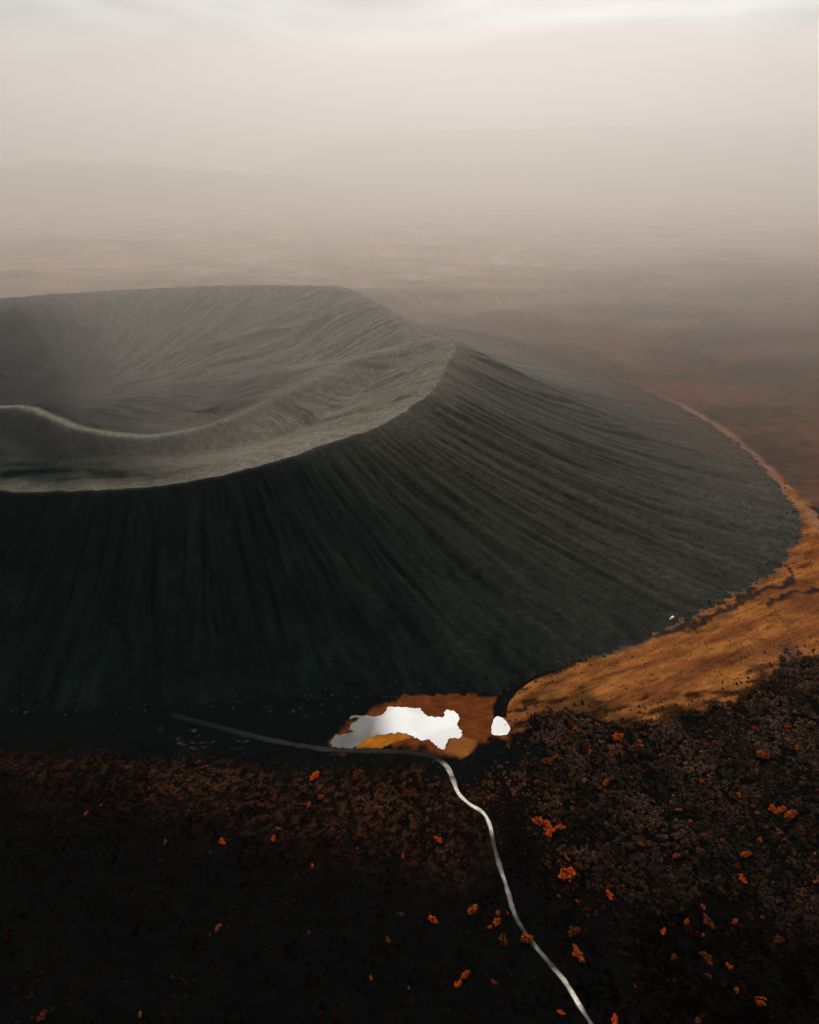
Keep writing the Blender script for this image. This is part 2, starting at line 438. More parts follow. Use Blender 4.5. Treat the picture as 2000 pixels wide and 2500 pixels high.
def build_ground():
    xs = axis(-330, 520, 2.1, -26000, 26000, 1.075, (-105, 100, 1.05)); ys = axis(150, 760, 2.0, -9000, 32000, 1.024, (368, 436, 1.0))
    X, Y = np.meshgrid(xs, ys)
    Z = np.zeros_like(X)
    near = (np.abs(X) < 900) & (Y > 60) & (Y < 1500)
    w1 = fbm(X / 40, Y / 40, 3, 85)
    sc = np.zeros_like(X); sc[near] = scrub_mask(X[near], Y[near])
    dr, _ = seg_dist(X[near], Y[near], [tuple(q) for q in ROAD[::4]])
    rd = np.full_like(X, 1e3); rd[near] = dr
    offroad = sstep(4.0, 14.0, rd)
    # hummocky lava under the scrub, gentle relief elsewhere, low swells far out
    hum = np.abs(perlin(X / 17, Y / 17, 87)) * 2.2 + np.abs(perlin(X / 7.5, Y / 7.5, 88)) * 1.3 - 0.7
    Z += sc * offroad * hum
    far = sstep(900, 2200, np.hypot(X, Y))
    Z += far * (8 * fbm(X / 900, Y / 520, 4, 89) + 9.0 * np.abs(fbm(X / 330, (Y + .3 * X) / 210, 4, 90)))
    Z -= far * 6
    right = sstep(480, 700, X) * sstep(500, 700, Y) * (1 - far)
    Z += right * 1.6 * fbm(X / 22, Y / 22, 3, 92)
    # low far swells behind the crater
    for (qx, qy, hh, sx, sy) in ((-1150, 2250, 46, 330, 150), (-620, 2150, 34, 300, 110), (-60, 2050, 22, 260, 90), (260, 1800, 14, 200, 60), (-1500, 2900, 55, 500, 220)):
        Z += hh * np.exp(-((X - qx) / sx) ** 2 - ((Y - qy - 0.15 * (X - qx)) / sy) ** 2)
    inr = np.hypot(X - CX, Y - CY) / rim_r(np.arctan2(Y - CY, X - CX))
    Z -= 60 * (1 - sstep(0.85, 1.1, inr))          # the plain passes below the crater floor
    me = mesh_grid('ground', X, Y, Z)
    # ---- natural colours by place
    c = np.zeros(X.shape + (3,))
    plain_a, plain_b, plain_c = np.array((0.068, 0.045, 0.029)), np.array((0.135, 0.064, 0.042)), np.array((0.15, 0.098, 0.052))
    n1 = sstep(-0.25, 0.35, fbm(X / 260, Y / 140, 4, 93)); n2 = sstep(0.0, 0.45, fbm(X / 420 + 5, Y / 240, 3, 95))
    c[:] = plain_a
    c += (plain_b - plain_a) * n1[..., None] * 0.8
    c += (plain_c - c) * n2[..., None] * 0.8
    tan = np.array((0.31, 0.222, 0.150)) * (1 + 1.25 * fbm(X / 230, (Y + .2 * X) / 120, 5, 94, 0.65))[..., None]
    fd = sstep(1200, 2800, Y - 0.45 * X + 500 * fbm(X / 700, Y / 700, 3, 96))
    c += (tan - c) * fd[..., None]
    c *= (1 + 0.6 * fbm(X / 30, Y / 14, 4, 97))[..., None]
    def blend(mask, rgb):
        nonlocal c
        c = c + (np.array(rgb) - c) * np.clip(mask, 0, 1)[..., None]
    # lava field under the scrub
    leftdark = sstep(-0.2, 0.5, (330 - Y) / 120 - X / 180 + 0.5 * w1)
    lava = np.zeros_like(X); lava[near] = sc[near]
    front = (1 - sstep(470, 560, Y + 12 * w1)) + sstep(300, 360, X) * (1 - sstep(560, 640, Y)) * sstep(0, 1, X)
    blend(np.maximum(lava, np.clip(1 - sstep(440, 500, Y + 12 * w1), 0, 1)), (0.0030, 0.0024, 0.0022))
    moss = lava * sstep(-0.05, 0.30, fbm(X / 6, Y / 4, 4, 99, 0.65)) * sstep(245, 330, Y + 0.25 * X) * (1 - sstep(20, 70, X))
    blend(0.7 * moss, (0.085, 0.033, 0.015))
    pk = near
    def soft(poly, w, wob=0.0, sc_=20.0, seed=101):
        r = np.zeros_like(X)
        a = wob * fbm(X[pk] / sc_, Y[pk] / sc_, 3, seed); b = wob * fbm(X[pk] / sc_, Y[pk] / sc_, 3, seed + 7)
        r[pk] = soft_poly(X[pk] + a, Y[pk] + b, poly, w)
        return r
    blend(soft(blackfan, 15, 22), (0.0030, 0.0047, 0.0045))
    seg_far = np.full_like(X, 100.0); dd, _ = seg_dist(X[pk], Y[pk], P((2150, 1605), (2000, 1608), (1935, 1605), (1885, 1640), (1850, 1685), (1795, 1715), (1720, 1725), (1650, 1752), (1600, 1772), (1480, 1768), (1440, 1745), (1380, 1735), (1300, 1745))); seg_far[pk] = dd
    me_m = soft(meadow, 2.5, 9.0)
    me_m *= 1 - 0.85 * sstep(0.22, 0.62, fbm((X + .3 * Y) / 26, (Y - .35 * X) / 9, 4, 107) + 0.48 * (1 - sstep(2, 34, seg_far)))
    ochre = np.array((0.315, 0.114, 0.027)); rust = np.array((0.165, 0.054, 0.018))
    t = sstep(-0.3, 0.35, fbm((X * 0.8 + Y * .25) / 60, (Y - X * 0.45) / 16, 4, 103))
    mc = rust + (ochre - rust) * t[..., None]
    mc *= (1 - 0.5 * sstep(0.05, 0.55, fbm((X + Y * .3) / 40, (Y - X * 0.5) / 9, 4, 105)))[..., None]
    c = c + (mc - c) * me_m[..., None]
    c *= (1 + me_m * 0.9 * fbm((X * .9 + Y * .3) / 22, (Y - X * 0.5) / 3.5, 4, 109, 0.7))[..., None]
    blend(0.8 * soft(olive, 10, 14) * me_m, (0.030, 0.022, 0.008))
    # black wash-outs running from the foot of the crater over the meadow
    gdist = np.full_like(X, 1e3)
    for line in (((1690, 1512), (1680, 1530), (1640, 1545), (1590, 1552), (1540, 1575)), ((1810, 1450), (1800, 1475), (1770, 1490), (1740, 1500), (1690, 1532)), ((1925, 1385), (1930, 1420), (1900, 1432), (1850, 1445), (1800, 1478)),
                 ((2010, 1440), (1950, 1445), (1900, 1460), (1870, 1478)), ((1985, 1240), (2010, 1270)), ((1840, 1432), (1815, 1455))):
        q = [ground_at(*p) for p in line]
        wx = X[pk] + 9 * fbm(X[pk] / 16, Y[pk] / 16, 3, 111); wy = Y[pk] + 9 * fbm(X[pk] / 16, Y[pk] / 16, 3, 113)
        dd, _ = seg_dist(wx, wy, q); gdist[pk] = np.minimum(gdist[pk], dd)
    blend(0.92 * (1 - sstep(1.2, 4.5, gdist + 2 * w1)), (0.016, 0.014, 0.013))
    ds = np.full_like(X, 1e3); dd, _ = seg_dist(X[pk] + 10 * w1[pk], Y[pk] + 10 * w1[pk], pale_strip); ds[pk] = dd
    blend(0.75 * (1 - sstep(0.5, 13.0, ds + 5 * fbm(X / 14, Y / 14, 3, 123))), (0.27, 0.14, 0.085))
    # wet rust-brown shore round the pond
    mtx = (1 + 0.7 * fbm(X / 9, Y / 5, 4, 121))[..., None]
    mm = soft(mud, 4.5, 12.0, 11.0); c = c + (np.array((0.125, 0.034, 0.009)) * mtx - c) * mm[..., None]
    mm = soft(mudbright, 1.0, 2.5, 5.0); c = c + (np.array((0.36, 0.115, 0.010)) * mtx - c) * mm[..., None]
    blend(0.8 * soft(mudbright2, 2.0, 2.5, 6.0), (0.27, 0.095, 0.025))
    cr = np.zeros_like(X)
    for q in speck_zones: cr = np.maximum(cr, soft(q, 5, 8))
    vein = 1 - sstep(0.0, 0.055, np.abs(fbm(X / 7, Y / 4, 4, 117, 0.65)))
    blend(0.25 * cr * vein * sstep(0.0, 0.3, perlin(X / 12, Y / 9, 119)), (0.22, 0.22, 0.21))
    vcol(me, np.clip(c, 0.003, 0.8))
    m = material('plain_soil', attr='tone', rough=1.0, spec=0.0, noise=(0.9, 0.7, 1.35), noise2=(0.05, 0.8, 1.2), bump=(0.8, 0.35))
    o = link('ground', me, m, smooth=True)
    tag(o, kind='structure')
    return X, Y, Z

GX, GY, GZ = build_ground()
_gx_axis, _gy_axis = GX[0], GY[:, 0]
def ground_z(x, y):
    x = np.asarray(x, float); y = np.asarray(y, float)
    i = np.clip(np.searchsorted(_gx_axis, x) - 1, 0, len(_gx_axis) - 2); j = np.clip(np.searchsorted(_gy_axis, y) - 1, 0, len(_gy_axis) - 2)
    a = (x - _gx_axis[i]) / (_gx_axis[i + 1] - _gx_axis[i]); b = (y - _gy_axis[j]) / (_gy_axis[j + 1] - _gy_axis[j])
    return (GZ[j, i] * (1 - a) + GZ[j, i + 1] * a) * (1 - b) + (GZ[j + 1, i] * (1 - a) + GZ[j + 1, i + 1] * a) * b

# ------------------------------------------------------------------ far hills (faint in the haze)
def build_hills(name, label, pts, depth, z0=-30):
    """a long table mountain: skyline given as (x, y, height)"""
    pts = [(a * 1.08, b * 1.08, CAM_H + (h - CAM_H) * 1.08) for a, b, h in pts]
    line = smooth_line(pts, 60.0)
    rows = []
    for k, f in enumerate((-1.0, -0.75, -0.5, -0.3, -0.15, 0.0, 0.3, 0.7, 1.0)):
        h = max(0.0, 1 - abs(f) ** 0.8) if f < 0 else max(0.0, 1 - f ** 2)
        y = line[:, 1] + f * depth + 60 * fbm(line[:, 0] / 300, line[:, 0] * 0 + k, 3, 131)
        z = z0 + (line[:, 2] - z0) * h * (1 + 0.10 * fbm(line[:, 0] / 350, line[:, 0] * 0 + k * .5, 3, 133))
        rows.append(np.stack([line[:, 0], y, z], -1))
    G = np.array(rows)
    me = mesh_grid(name, G[..., 0], G[..., 1], G[..., 2])
    o = link(name, me, material(name + '_rock', (0.26, 0.20, 0.15), noise=(0.004, 0.8, 1.15)), smooth=True)
    tag(o, label, None, None, 'structure')

build_hills('table_mountain', 'faint flat-topped mountain on the hazy skyline', [(-1200, 6600, 150), (-700, 6500, 330), (-300, 6500, 420), (300, 6400, 440), (1200, 6300, 455), (2500, 6200, 480), (4200, 6000, 500), (6500, 6000, 430)], 900)
build_hills('hill', 'low hazy hill behind the crater on the left', [(-3600, 5000, 100), (-2800, 4900, 200), (-2350, 4800, 246), (-2050, 4800, 258), (-1750, 4900, 235), (-1300, 4900, 205), (-600, 5000, 150), (200, 5000, 60)], 650)

# ------------------------------------------------------------------ pond, puddles
def water_material():
    m = bpy.data.materials.new('pond_water'); m.use_nodes = True
    n, l = m.node_tree.nodes, m.node_tree.links
    b = n['Principled BSDF']
    b.inputs['Base Color'].default_value = (0.10, 0.095, 0.085, 1)
    b.inputs['IOR'].default_value = 1.34
    b.inputs['Specular IOR Level'].default_value = 0.5
    geo = n.new('ShaderNodeNewGeometry')
    big = n.new('ShaderNodeTexNoise'); big.inputs['Scale'].default_value = 0.022; big.inputs['Detail'].default_value = 2
    l.new(geo.outputs['Position'], big.inputs['Vector'])
    rr = n.new('ShaderNodeMapRange'); rr.inputs['From Min'].default_value = 0.42; rr.inputs['From Max'].default_value = 0.55
    rr.inputs['To Min'].default_value = 0.08; rr.inputs['To Max'].default_value = 0.16
    l.new(big.outputs['Fac'], rr.inputs['Value']); l.new(rr.outputs['Result'], b.inputs['Roughness'])
    rip = n.new('ShaderNodeTexNoise'); rip.inputs['Scale'].default_value = 0.8; rip.inputs['Detail'].default_value = 4
    l.new(geo.outputs['Position'], rip.inputs['Vector'])
    bp = n.new('ShaderNodeBump'); bp.inputs['Distance'].default_value = 0.022
    l.new(rip.outputs['Fac'], bp.inputs['Height']); l.new(bp.outputs['Normal'], b.inputs['Normal'])
    return m
WATER = water_material()

def sheet(name, pix, mat, z, jitter=0.5, step=1.2, seed=1):
    pts = P(*pix)
    loop = smooth_line(list(pts) + [pts[0]], step)[:-1]
    k = np.arange(len(loop))
    nx = loop[:, 0] + jitter * (fbm(loop[:, 0] / 3, loop[:, 1] / 3, 3, 141 + seed) * 2.2); ny = loop[:, 1] + jitter * (fbm(loop[:, 0] / 3, loop[:, 1] / 3, 3, 151 + seed) * 2.2)
    bm = bmesh.new()
    vs = [bm.verts.new((a, b, z)) for a, b in zip(nx, ny)]
    bm.faces.new(vs)
    bmesh.ops.triangulate(bm, faces=bm.faces[:])
    bmesh.ops.recalc_face_normals(bm, faces=bm.faces[:])
    if sum(f.normal.z for f in bm.faces) < 0: bmesh.ops.reverse_faces(bm, faces=bm.faces[:])
    me = bpy.data.meshes.new(name); bm.to_mesh(me); bm.free()
    return link(name, me, mat)

pond_px = [(806, 1818), (812, 1803), (828, 1794), (858, 1791), (862, 1786), (854, 1780), (858, 1768), (853, 1758), (858, 1749), (885, 1748), (915, 1750), (930, 1747), (940, 1736), (950, 1726), (968, 1727), (985, 1727), (1010, 1730), (1028, 1730),
           (1033, 1741), (1050, 1749), (1070, 1751), (1084, 1748), (1086, 1737), (1088, 1733), (1104, 1736), (1118, 1744), (1120, 1756), (1116, 1768), (1124, 1782), (1128, 1792), (1118, 1802), (1098, 1803), (1092, 1815), (1084, 1829), (1072, 1826), (1058, 1815),
           (1048, 1806), (1040, 1808), (1022, 1804), (1006, 1798), (992, 1791), (965, 1790), (925, 1795), (900, 1803), (884, 1812), (874, 1822), (850, 1827), (830, 1825), (812, 1823)]
o = sheet('pond', pond_px, WATER, 0.10, 1.1, 1.0, 1); tag(o, 'large irregular pond mirroring the pale sky at the crater foot', None, None, 'structure')
small_px = [(1203, 1765), (1206, 1756), (1213, 1750), (1222, 1751), (1232, 1758), (1240, 1768), (1246, 1778), (1242, 1790), (1233, 1795), (1215, 1796), (1202, 1793), (1200, 1780)]
o = sheet('pond', small_px, WATER, 0.34, 0.35, 1.0, 2); tag(o, 'small round pond right of the large one, below the dark channel', None, None, 'structure')
o = sheet('puddle', [(1298, 1740), (1301, 1740), (1304, 1744), (1302, 1745)], WATER, 0.10, 0.1, 0.6, 3); tag(o, 'tiny bright puddle at the meadow corner, upper of two', None, None, 'structure')
o = sheet('puddle', [(1291, 1775), (1294, 1775), (1295, 1778), (1292, 1779)], WATER, 0.10, 0.1, 0.6, 4); tag(o, 'tiny bright puddle at the meadow corner, lower of two', None, None, 'structure')

# ------------------------------------------------------------------ road and tracks
def ribbon(name, line, width, mat, z, crown=0.0, seed=1, attr=None):
    d = np.gradient(line, axis=0); d /= np.linalg.norm(d, axis=1)[:, None]
    nrm = np.stack([-d[:, 1], d[:, 0]], -1)
    s = np.cumsum(np.concatenate([[0], np.linalg.norm(np.diff(line, axis=0), axis=1)]))
    w = width(s) if callable(width) else np.full(len(s), width)
    cols_, zs = [], []
    for f in (-0.62, -0.5, -0.3, -0.1, 0.1, 0.3, 0.5, 0.62):
        off = f * w + 0.35 * perlin(s / 5.0, s * 0 + f * 9, seed)
        cols_.append(line + nrm * off[:, None])
        zs.append(np.full(len(s), z * (1 if abs(f) < 0.55 else -0.3) + crown * (1 - (f / 0.55) ** 2) * (abs(f) < 0.55)) - 0.04 * (abs(abs(f) - 0.3) < 0.01))
    G = np.array(cols_); Zz = np.array(zs)
    me = mesh_grid(name, G[..., 0], G[..., 1], Zz)
    if attr is not None: vcol(me, np.repeat(attr(G[..., 0], G[..., 1], s)[None], 1, 0))
    o = link(name, me, mat, smooth=True)
    # make faces point up
    if me.polygons[0].normal.z < 0: me.flip_normals()
    return o

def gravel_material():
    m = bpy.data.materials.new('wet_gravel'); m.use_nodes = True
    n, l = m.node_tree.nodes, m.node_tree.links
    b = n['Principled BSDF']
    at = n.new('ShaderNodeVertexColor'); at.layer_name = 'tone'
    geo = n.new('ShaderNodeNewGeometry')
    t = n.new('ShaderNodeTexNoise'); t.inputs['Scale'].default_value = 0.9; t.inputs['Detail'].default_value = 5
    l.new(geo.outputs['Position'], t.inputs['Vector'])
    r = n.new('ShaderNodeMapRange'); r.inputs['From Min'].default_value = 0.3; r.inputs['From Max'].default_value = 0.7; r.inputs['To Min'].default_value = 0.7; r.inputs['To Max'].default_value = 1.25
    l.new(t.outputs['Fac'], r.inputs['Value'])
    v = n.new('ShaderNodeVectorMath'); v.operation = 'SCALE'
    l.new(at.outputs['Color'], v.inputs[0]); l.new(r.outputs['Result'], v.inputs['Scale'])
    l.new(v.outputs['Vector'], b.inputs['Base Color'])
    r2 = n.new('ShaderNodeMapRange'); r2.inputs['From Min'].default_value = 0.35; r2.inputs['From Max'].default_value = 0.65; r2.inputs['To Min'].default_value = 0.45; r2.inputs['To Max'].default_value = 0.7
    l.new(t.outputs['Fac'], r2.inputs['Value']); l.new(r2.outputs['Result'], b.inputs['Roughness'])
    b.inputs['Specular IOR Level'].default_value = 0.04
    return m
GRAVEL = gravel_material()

road_len = np.cumsum(np.concatenate([[0], np.linalg.norm(np.diff(ROAD, axis=0), axis=1)]))
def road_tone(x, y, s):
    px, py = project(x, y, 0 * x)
    # wet glints painted as pale stretches; dark gravel along the crater foot
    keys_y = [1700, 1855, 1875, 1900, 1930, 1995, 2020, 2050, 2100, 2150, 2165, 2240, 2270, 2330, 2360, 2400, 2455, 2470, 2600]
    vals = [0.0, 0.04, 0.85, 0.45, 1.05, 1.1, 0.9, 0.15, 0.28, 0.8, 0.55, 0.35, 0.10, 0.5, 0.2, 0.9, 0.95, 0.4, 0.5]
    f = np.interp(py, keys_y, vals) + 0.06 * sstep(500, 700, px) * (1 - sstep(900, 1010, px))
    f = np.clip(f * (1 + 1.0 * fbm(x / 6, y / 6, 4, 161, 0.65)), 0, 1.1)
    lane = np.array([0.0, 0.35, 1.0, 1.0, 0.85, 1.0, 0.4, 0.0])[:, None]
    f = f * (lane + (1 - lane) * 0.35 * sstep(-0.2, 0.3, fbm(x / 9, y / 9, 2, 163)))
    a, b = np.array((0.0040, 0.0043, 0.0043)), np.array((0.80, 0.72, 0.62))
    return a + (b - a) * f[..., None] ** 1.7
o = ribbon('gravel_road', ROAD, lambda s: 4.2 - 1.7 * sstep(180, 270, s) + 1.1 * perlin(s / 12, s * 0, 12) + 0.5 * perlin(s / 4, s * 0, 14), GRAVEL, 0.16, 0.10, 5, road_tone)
tag(o, kind='structure')
dark_track = material('dark_sand', (0.0045, 0.0052, 0.0052), rough=1.0, spec=0.0, noise=(0.8, 0.7, 1.3))
o = ribbon('side_track', smooth_line(P(*side_px), 2.5), 4.6, dark_track, 0.13, 0.08, 6); tag(o, kind='structure')
o = ribbon('stream_bed', smooth_line(P(*stream_px), 2.5), lambda s: 9.0 - 8.0 * sstep(5, 75, s), dark_track, 0.12, 0.02, 7); tag(o, kind='structure')

# ------------------------------------------------------------------ where the orange shrubs stand
# photo pixel of each shrub, its width there and its tone; the ones with a label of their own come first
named = [
    (1383, 2141, 42, 'bright', 'widest bright orange shrub right of the pale road'),
    (1315, 2008, 28, 'bright', 'bright orange shrub at the upper end of a joined pair right of the road'),
    (1338, 2026, 30, 'bright', 'bright orange shrub at the lower end of a joined pair right of the road'),
    (1335, 1863, 38, 'dim', 'broad dull orange shrub alone below the meadow corner'),
    (1508, 1802, 24, 'bright', 'vivid orange shrub just below the lower edge of the meadow'),
    (1859, 1850, 34, 'orange', 'wide golden orange shrub in the dark scrub under the right part of the meadow'),
    (1888, 1981, 24, 'orange', 'left end of the row of three touching orange shrubs near the right edge'),
    (1908, 1980, 22, 'orange', 'middle one of the row of three touching orange shrubs near the right edge'),
    (1930, 1991, 26, 'orange', 'right end of the row of three touching orange shrubs near the right edge'),
    (1715, 1909, 24, 'orange', 'compact orange shrub halfway between the meadow and the row of three touching shrubs'),
    (1487, 2186, 17, 'bright', 'fiery red-orange shrub beside a paler brown bush, right of the road'),
    (1153, 2224, 25, 'orange', 'oval golden orange shrub left of the road at its long straight stretch'),
    (1213, 2253, 20, 'bright', 'round bright orange shrub close to the left side of the road'),
    (1285, 2297, 34, 'orange', 'large orange shrub overhanging the left edge of the pale road'),
    (1412, 2334, 26, 'orange', 'orange shrub alone on the right of the road below its narrowest stretch'),
    (1118, 2406, 20, 'bright', 'lower one of two bright orange shrubs left of the road near the bottom'),
    (1136, 2382, 19, 'orange', 'upper one of two orange shrubs left of the road near the bottom'),
    (1858, 2447, 26, 'orange', 'large orange shrub low down in the bottom right corner'),
    (1724, 2342, 26, 'dim', 'wide dull orange shrub in the black lower right area'),
    (768, 1896, 26, 'bright', 'bright orange shrub just below the road west of the pond'),
    (873, 1895, 30, 'dim', 'wide rusty shrub below the road under the pond'),
    (783, 1953, 24, 'orange', 'flat golden orange shrub in the reddish hummocks left of the road'),
    (544, 2057, 15, 'bright', 'vivid orange shrub at the lower edge of the reddish hummocks'),
    (534, 2267, 18, 'red', 'lone red-orange shrub in the darkened lava at lower left'),
    (103, 2485, 22, 'dim', 'dull orange shrub in the bottom left corner'),
    (1921, 1774, 22, 'orange', 'orange shrub near the right edge, under the dark end of the meadow'),
    (1069, 2053, 16, 'bright', 'small bright orange shrub left of the road below its first bend'),
    (1477, 1913, 22, 'orange', 'orange shrub topping a brownish thicket right of the first road bend'),
]
others = [(1367, 2023, 18, 'bright'), (1306, 1984, 10, 'dim'), (1104, 2083, 8, 'dim'), (1083, 2103, 15, 'dim'), (1369, 1964, 9, 'orange'), (1462, 1926, 20, 'dim'), (1386, 2100, 10, 'orange'), (1412, 2115, 26, 'dim'), (1488, 2166, 13, 'dim'),
    (1409, 2201, 9, 'orange'), (1364, 2189, 11, 'red'), (1216, 2233, 16, 'orange'), (1196, 2265, 8, 'bright'), (1240, 2230, 8, 'orange'), (1058, 2247, 18, 'bright'), (1227, 2296, 26, 'dim'), (1401, 2278, 27, 'dim'), (1369, 2474, 14, 'bright'), (1205, 2400, 11, 'red'), (1305, 2385, 8, 'dim'),
    (1405, 1777, 14, 'orange'), (1572, 1793, 20, 'dim'), (1564, 1822, 16, 'orange'), (1400, 1830, 10, 'bright'), (1442, 1837, 11, 'orange'), (1734, 1802, 12, 'red'), (1746, 1815, 13, 'red'), (1845, 1782, 20, 'red'), (1945, 1829, 16, 'orange'), (1612, 1875, 14, 'dim'), (1730, 1934, 9, 'dim'), (1791, 1928, 12, 'dim'),
    (1804, 1945, 13, 'orange'), (1657, 1978, 14, 'orange'), (1685, 2006, 10, 'bright'), (1751, 1970, 9, 'dim'), (1779, 1966, 9, 'dim'), (1837, 1971, 12, 'red'), (1718, 2043, 13, 'red'), (1565, 2064, 18, 'orange'), (1856, 2054, 13, 'orange'), (1652, 2093, 18, 'red'), (1819, 2091, 20, 'orange'), (1800, 2117, 20, 'dim'),
    (1935, 2082, 14, 'dim'), (1984, 2090, 14, 'orange'), (1986, 2044, 12, 'dim'), (1993, 2119, 9, 'dim'), (1814, 2150, 16, 'bright'), (1991, 2156, 14, 'orange'), (1966, 2158, 9, 'dim'), (1995, 1930, 9, 'red'), (1716, 2216, 12, 'orange'), (1675, 2254, 14, 'orange'), (1794, 2251, 13, 'orange'), (1861, 2242, 12, 'orange'),
    (1731, 2254, 24, 'dim'), (1619, 2280, 15, 'bright'), (1716, 2286, 10, 'orange'), (1900, 2298, 22, 'dim'), (1783, 2364, 16, 'orange'), (1644, 2339, 20, 'dim'), (1798, 2420, 13, 'orange'), (1645, 2393, 12, 'dim'), (1551, 2409, 9, 'dim'), (1501, 2494, 20, 'bright'), (1705, 2491, 16, 'red'), (1777, 2281, 9, 'dim'), (1731, 2386, 11, 'dim'),
    (754, 1966, 13, 'orange'), (664, 1938, 13, 'dim'), (502, 1876, 20, 'red'), (467, 1929, 13, 'red'), (248, 1966, 9, 'orange'), (210, 1987, 10, 'orange'), (461, 1981, 7, 'orange'), (554, 1976, 7, 'orange'), (403, 2057, 14, 'dim'), (668, 2050, 13, 'bright'), (667, 2032, 10, 'dim'), (680, 2026, 10, 'orange'), (763, 2114, 10, 'bright'),
    (513, 2082, 11, 'dim'), (873, 2072, 9, 'orange'), (876, 2040, 10, 'dim'), (983, 2092, 14, 'orange'), (342, 2478, 10, 'orange'), (754, 2281, 12, 'dim'), (980, 2234, 12, 'dim'), (948, 2300, 16, 'dim'), (906, 2388, 9, 'orange'), (998, 2414, 10, 'orange'), (647, 1995, 12, 'dim'), (371, 1947, 12, 'dim'), (719, 1999, 9, 'dim'),
    (1396, 1771, 22, 'dim'), (1004, 1932, 16, 'dim')]

# ------------------------------------------------------------------ scrub (dark ground-covering bushes, uncountable)
def leaf_material(name, rough=0.75):
    return material(name, attr='tone', rough=1.0, spec=0.0)
LEAF = leaf_material('leaves')

def build_scrub():
    n = 126000
    x = rng.uniform(-520, 760, n); y = rng.uniform(110, 640, n)
    px, py = project(x, y, 0 * x)
    inframe = (px > -60) & (px < 2060) & (py < 2580)
    keep = inframe | (rng.uniform(size=n) < 0.55)
    x, y = x[keep], y[keep]
    m = scrub_mask(x, y)
    d, _ = seg_dist(x, y, [tuple(q) for q in ROAD[::3]])
    clump = fbm(x / 26, y / 26, 3, 171)
    shade_thin = sstep(0.0, 0.7, (292 - y) / 60 - x / 500 + 0.8 * clump) * (1 - 0.85 * sstep(20, 130, x))          # scrub thinned to paint a shade falling over the lower left
    fringe = soft_poly(x, y, meadow, 3.0) * (1 - sstep(0, 45, seg_dist(x, y, P((2150, 1605), (2000, 1608), (1935, 1605), (1885, 1640), (1850, 1685), (1795, 1715), (1720, 1725), (1650, 1752), (1600, 1772), (1480, 1768), (1440, 1745), (1380, 1735), (1300, 1745)))[0]))
    m = np.maximum(m, 0.30 * fringe ** 2)
    prob = m * (d > 2.6 + 1.6 * rng.uniform(size=len(x))) * np.clip(0.80 + 1.0 * clump, 0.10, 1) * (1 - 0.8 * shade_thin)
    for q in named + others:                                   # leave room round the orange shrubs
        gx_, gy_ = ground_at(q[0], q[1]); rr_ = 0.5 * q[2] * math.sqrt(gx_ ** 2 + gy_ ** 2 + CAM_H ** 2) / FPX + 1.0
        prob = np.where((x - gx_) ** 2 + (y - gy_) ** 2 < rr_ ** 2, 0, prob)
    k = rng.uniform(size=len(x)) < prob
    x, y, clump = x[k], y[k], clump[k]
    
    z = ground_z(x, y)
    N = len(x)
    right = sstep(-10, 60, x - (60 + (316 - y) * 0.3))
    size = rng.uniform(0.6, 2.2, N) * (0.62 + 0.70 * right) * (0.35 + 0.65 * m[k]) * (1 + 0.5 * clump)
    L = 13
    # leaf-sprays scattered over a dome
    u = rng.uniform(0, 2 * math.pi, (N, L)); v = np.arccos(rng.uniform(0.0, 1.0, (N, L)))
    rad = size[:, None] * rng.uniform(0.7, 1.1, (N, L))
    c = np.stack([x[:, None] + rad * np.sin(v) * np.cos(u), y[:, None] + rad * np.sin(v) * np.sin(u), z[:, None] + 0.85 * rad * np.cos(v)], -1)
    nrm = np.stack([np.sin(v) * np.cos(u), np.sin(v) * np.sin(u), np.cos(v) + 0.3], -1) + rng.normal(scale=0.45, size=(N, L, 3))
    nrm /= np.linalg.norm(nrm, axis=-1, keepdims=True)
    t = np.cross(nrm, rng.normal(size=(N, L, 3))); t /= np.linalg.norm(t, axis=-1, keepdims=True)
    b = np.cross(nrm, t)
    h = (size[:, None] * rng.uniform(0.25, 0.5, (N, L)))[..., None]
    quad = np.stack([c - t * h - b * h * .6, c + t * h * .8 - b * h, c + t * h + b * h * .7, c - t * h * .7 + b * h], 2).reshape(-1, 3)
    q = np.arange(len(quad)).reshape(-1, 4)
    me = raw_mesh(bpy.data.meshes.new('scrub'), quad, q)
    tone_r = np.array((0.030, 0.0165, 0.0105)); tone_l = np.array((0.105, 0.042, 0.019)); olive_ = np.array((0.018, 0.015, 0.010)); red = np.array((0.085, 0.032, 0.015))
    cc = tone_l + (tone_r - tone_l) * right[:, None]
    pick = rng.uniform(size=N)[:, None]; patch = fbm(x / 45, y / 45, 3, 175)[:, None]
    cc = np.where(pick + patch < 0.32, olive_, cc)
    cc = np.where(pick - 0.6 * patch > 0.985, red, cc)
    cc = cc * rng.uniform(0.65, 1.2, (N, 1)) * (0.42 + 1.3 * np.clip(patch + 0.12, 0, 1)) * (1 + right * (0.7 + 1.0 * sstep(250, 400, y)))[:, None] * (0.22 + 0.78 * sstep(-0.6, 0.3, (y - 300) / 80 + x / 400))[:, None]  # scrub colour darkened towards lower left, painting the same shade
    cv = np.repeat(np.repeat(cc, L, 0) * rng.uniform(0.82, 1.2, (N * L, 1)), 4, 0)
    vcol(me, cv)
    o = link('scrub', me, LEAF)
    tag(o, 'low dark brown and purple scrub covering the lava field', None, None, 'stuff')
build_scrub()

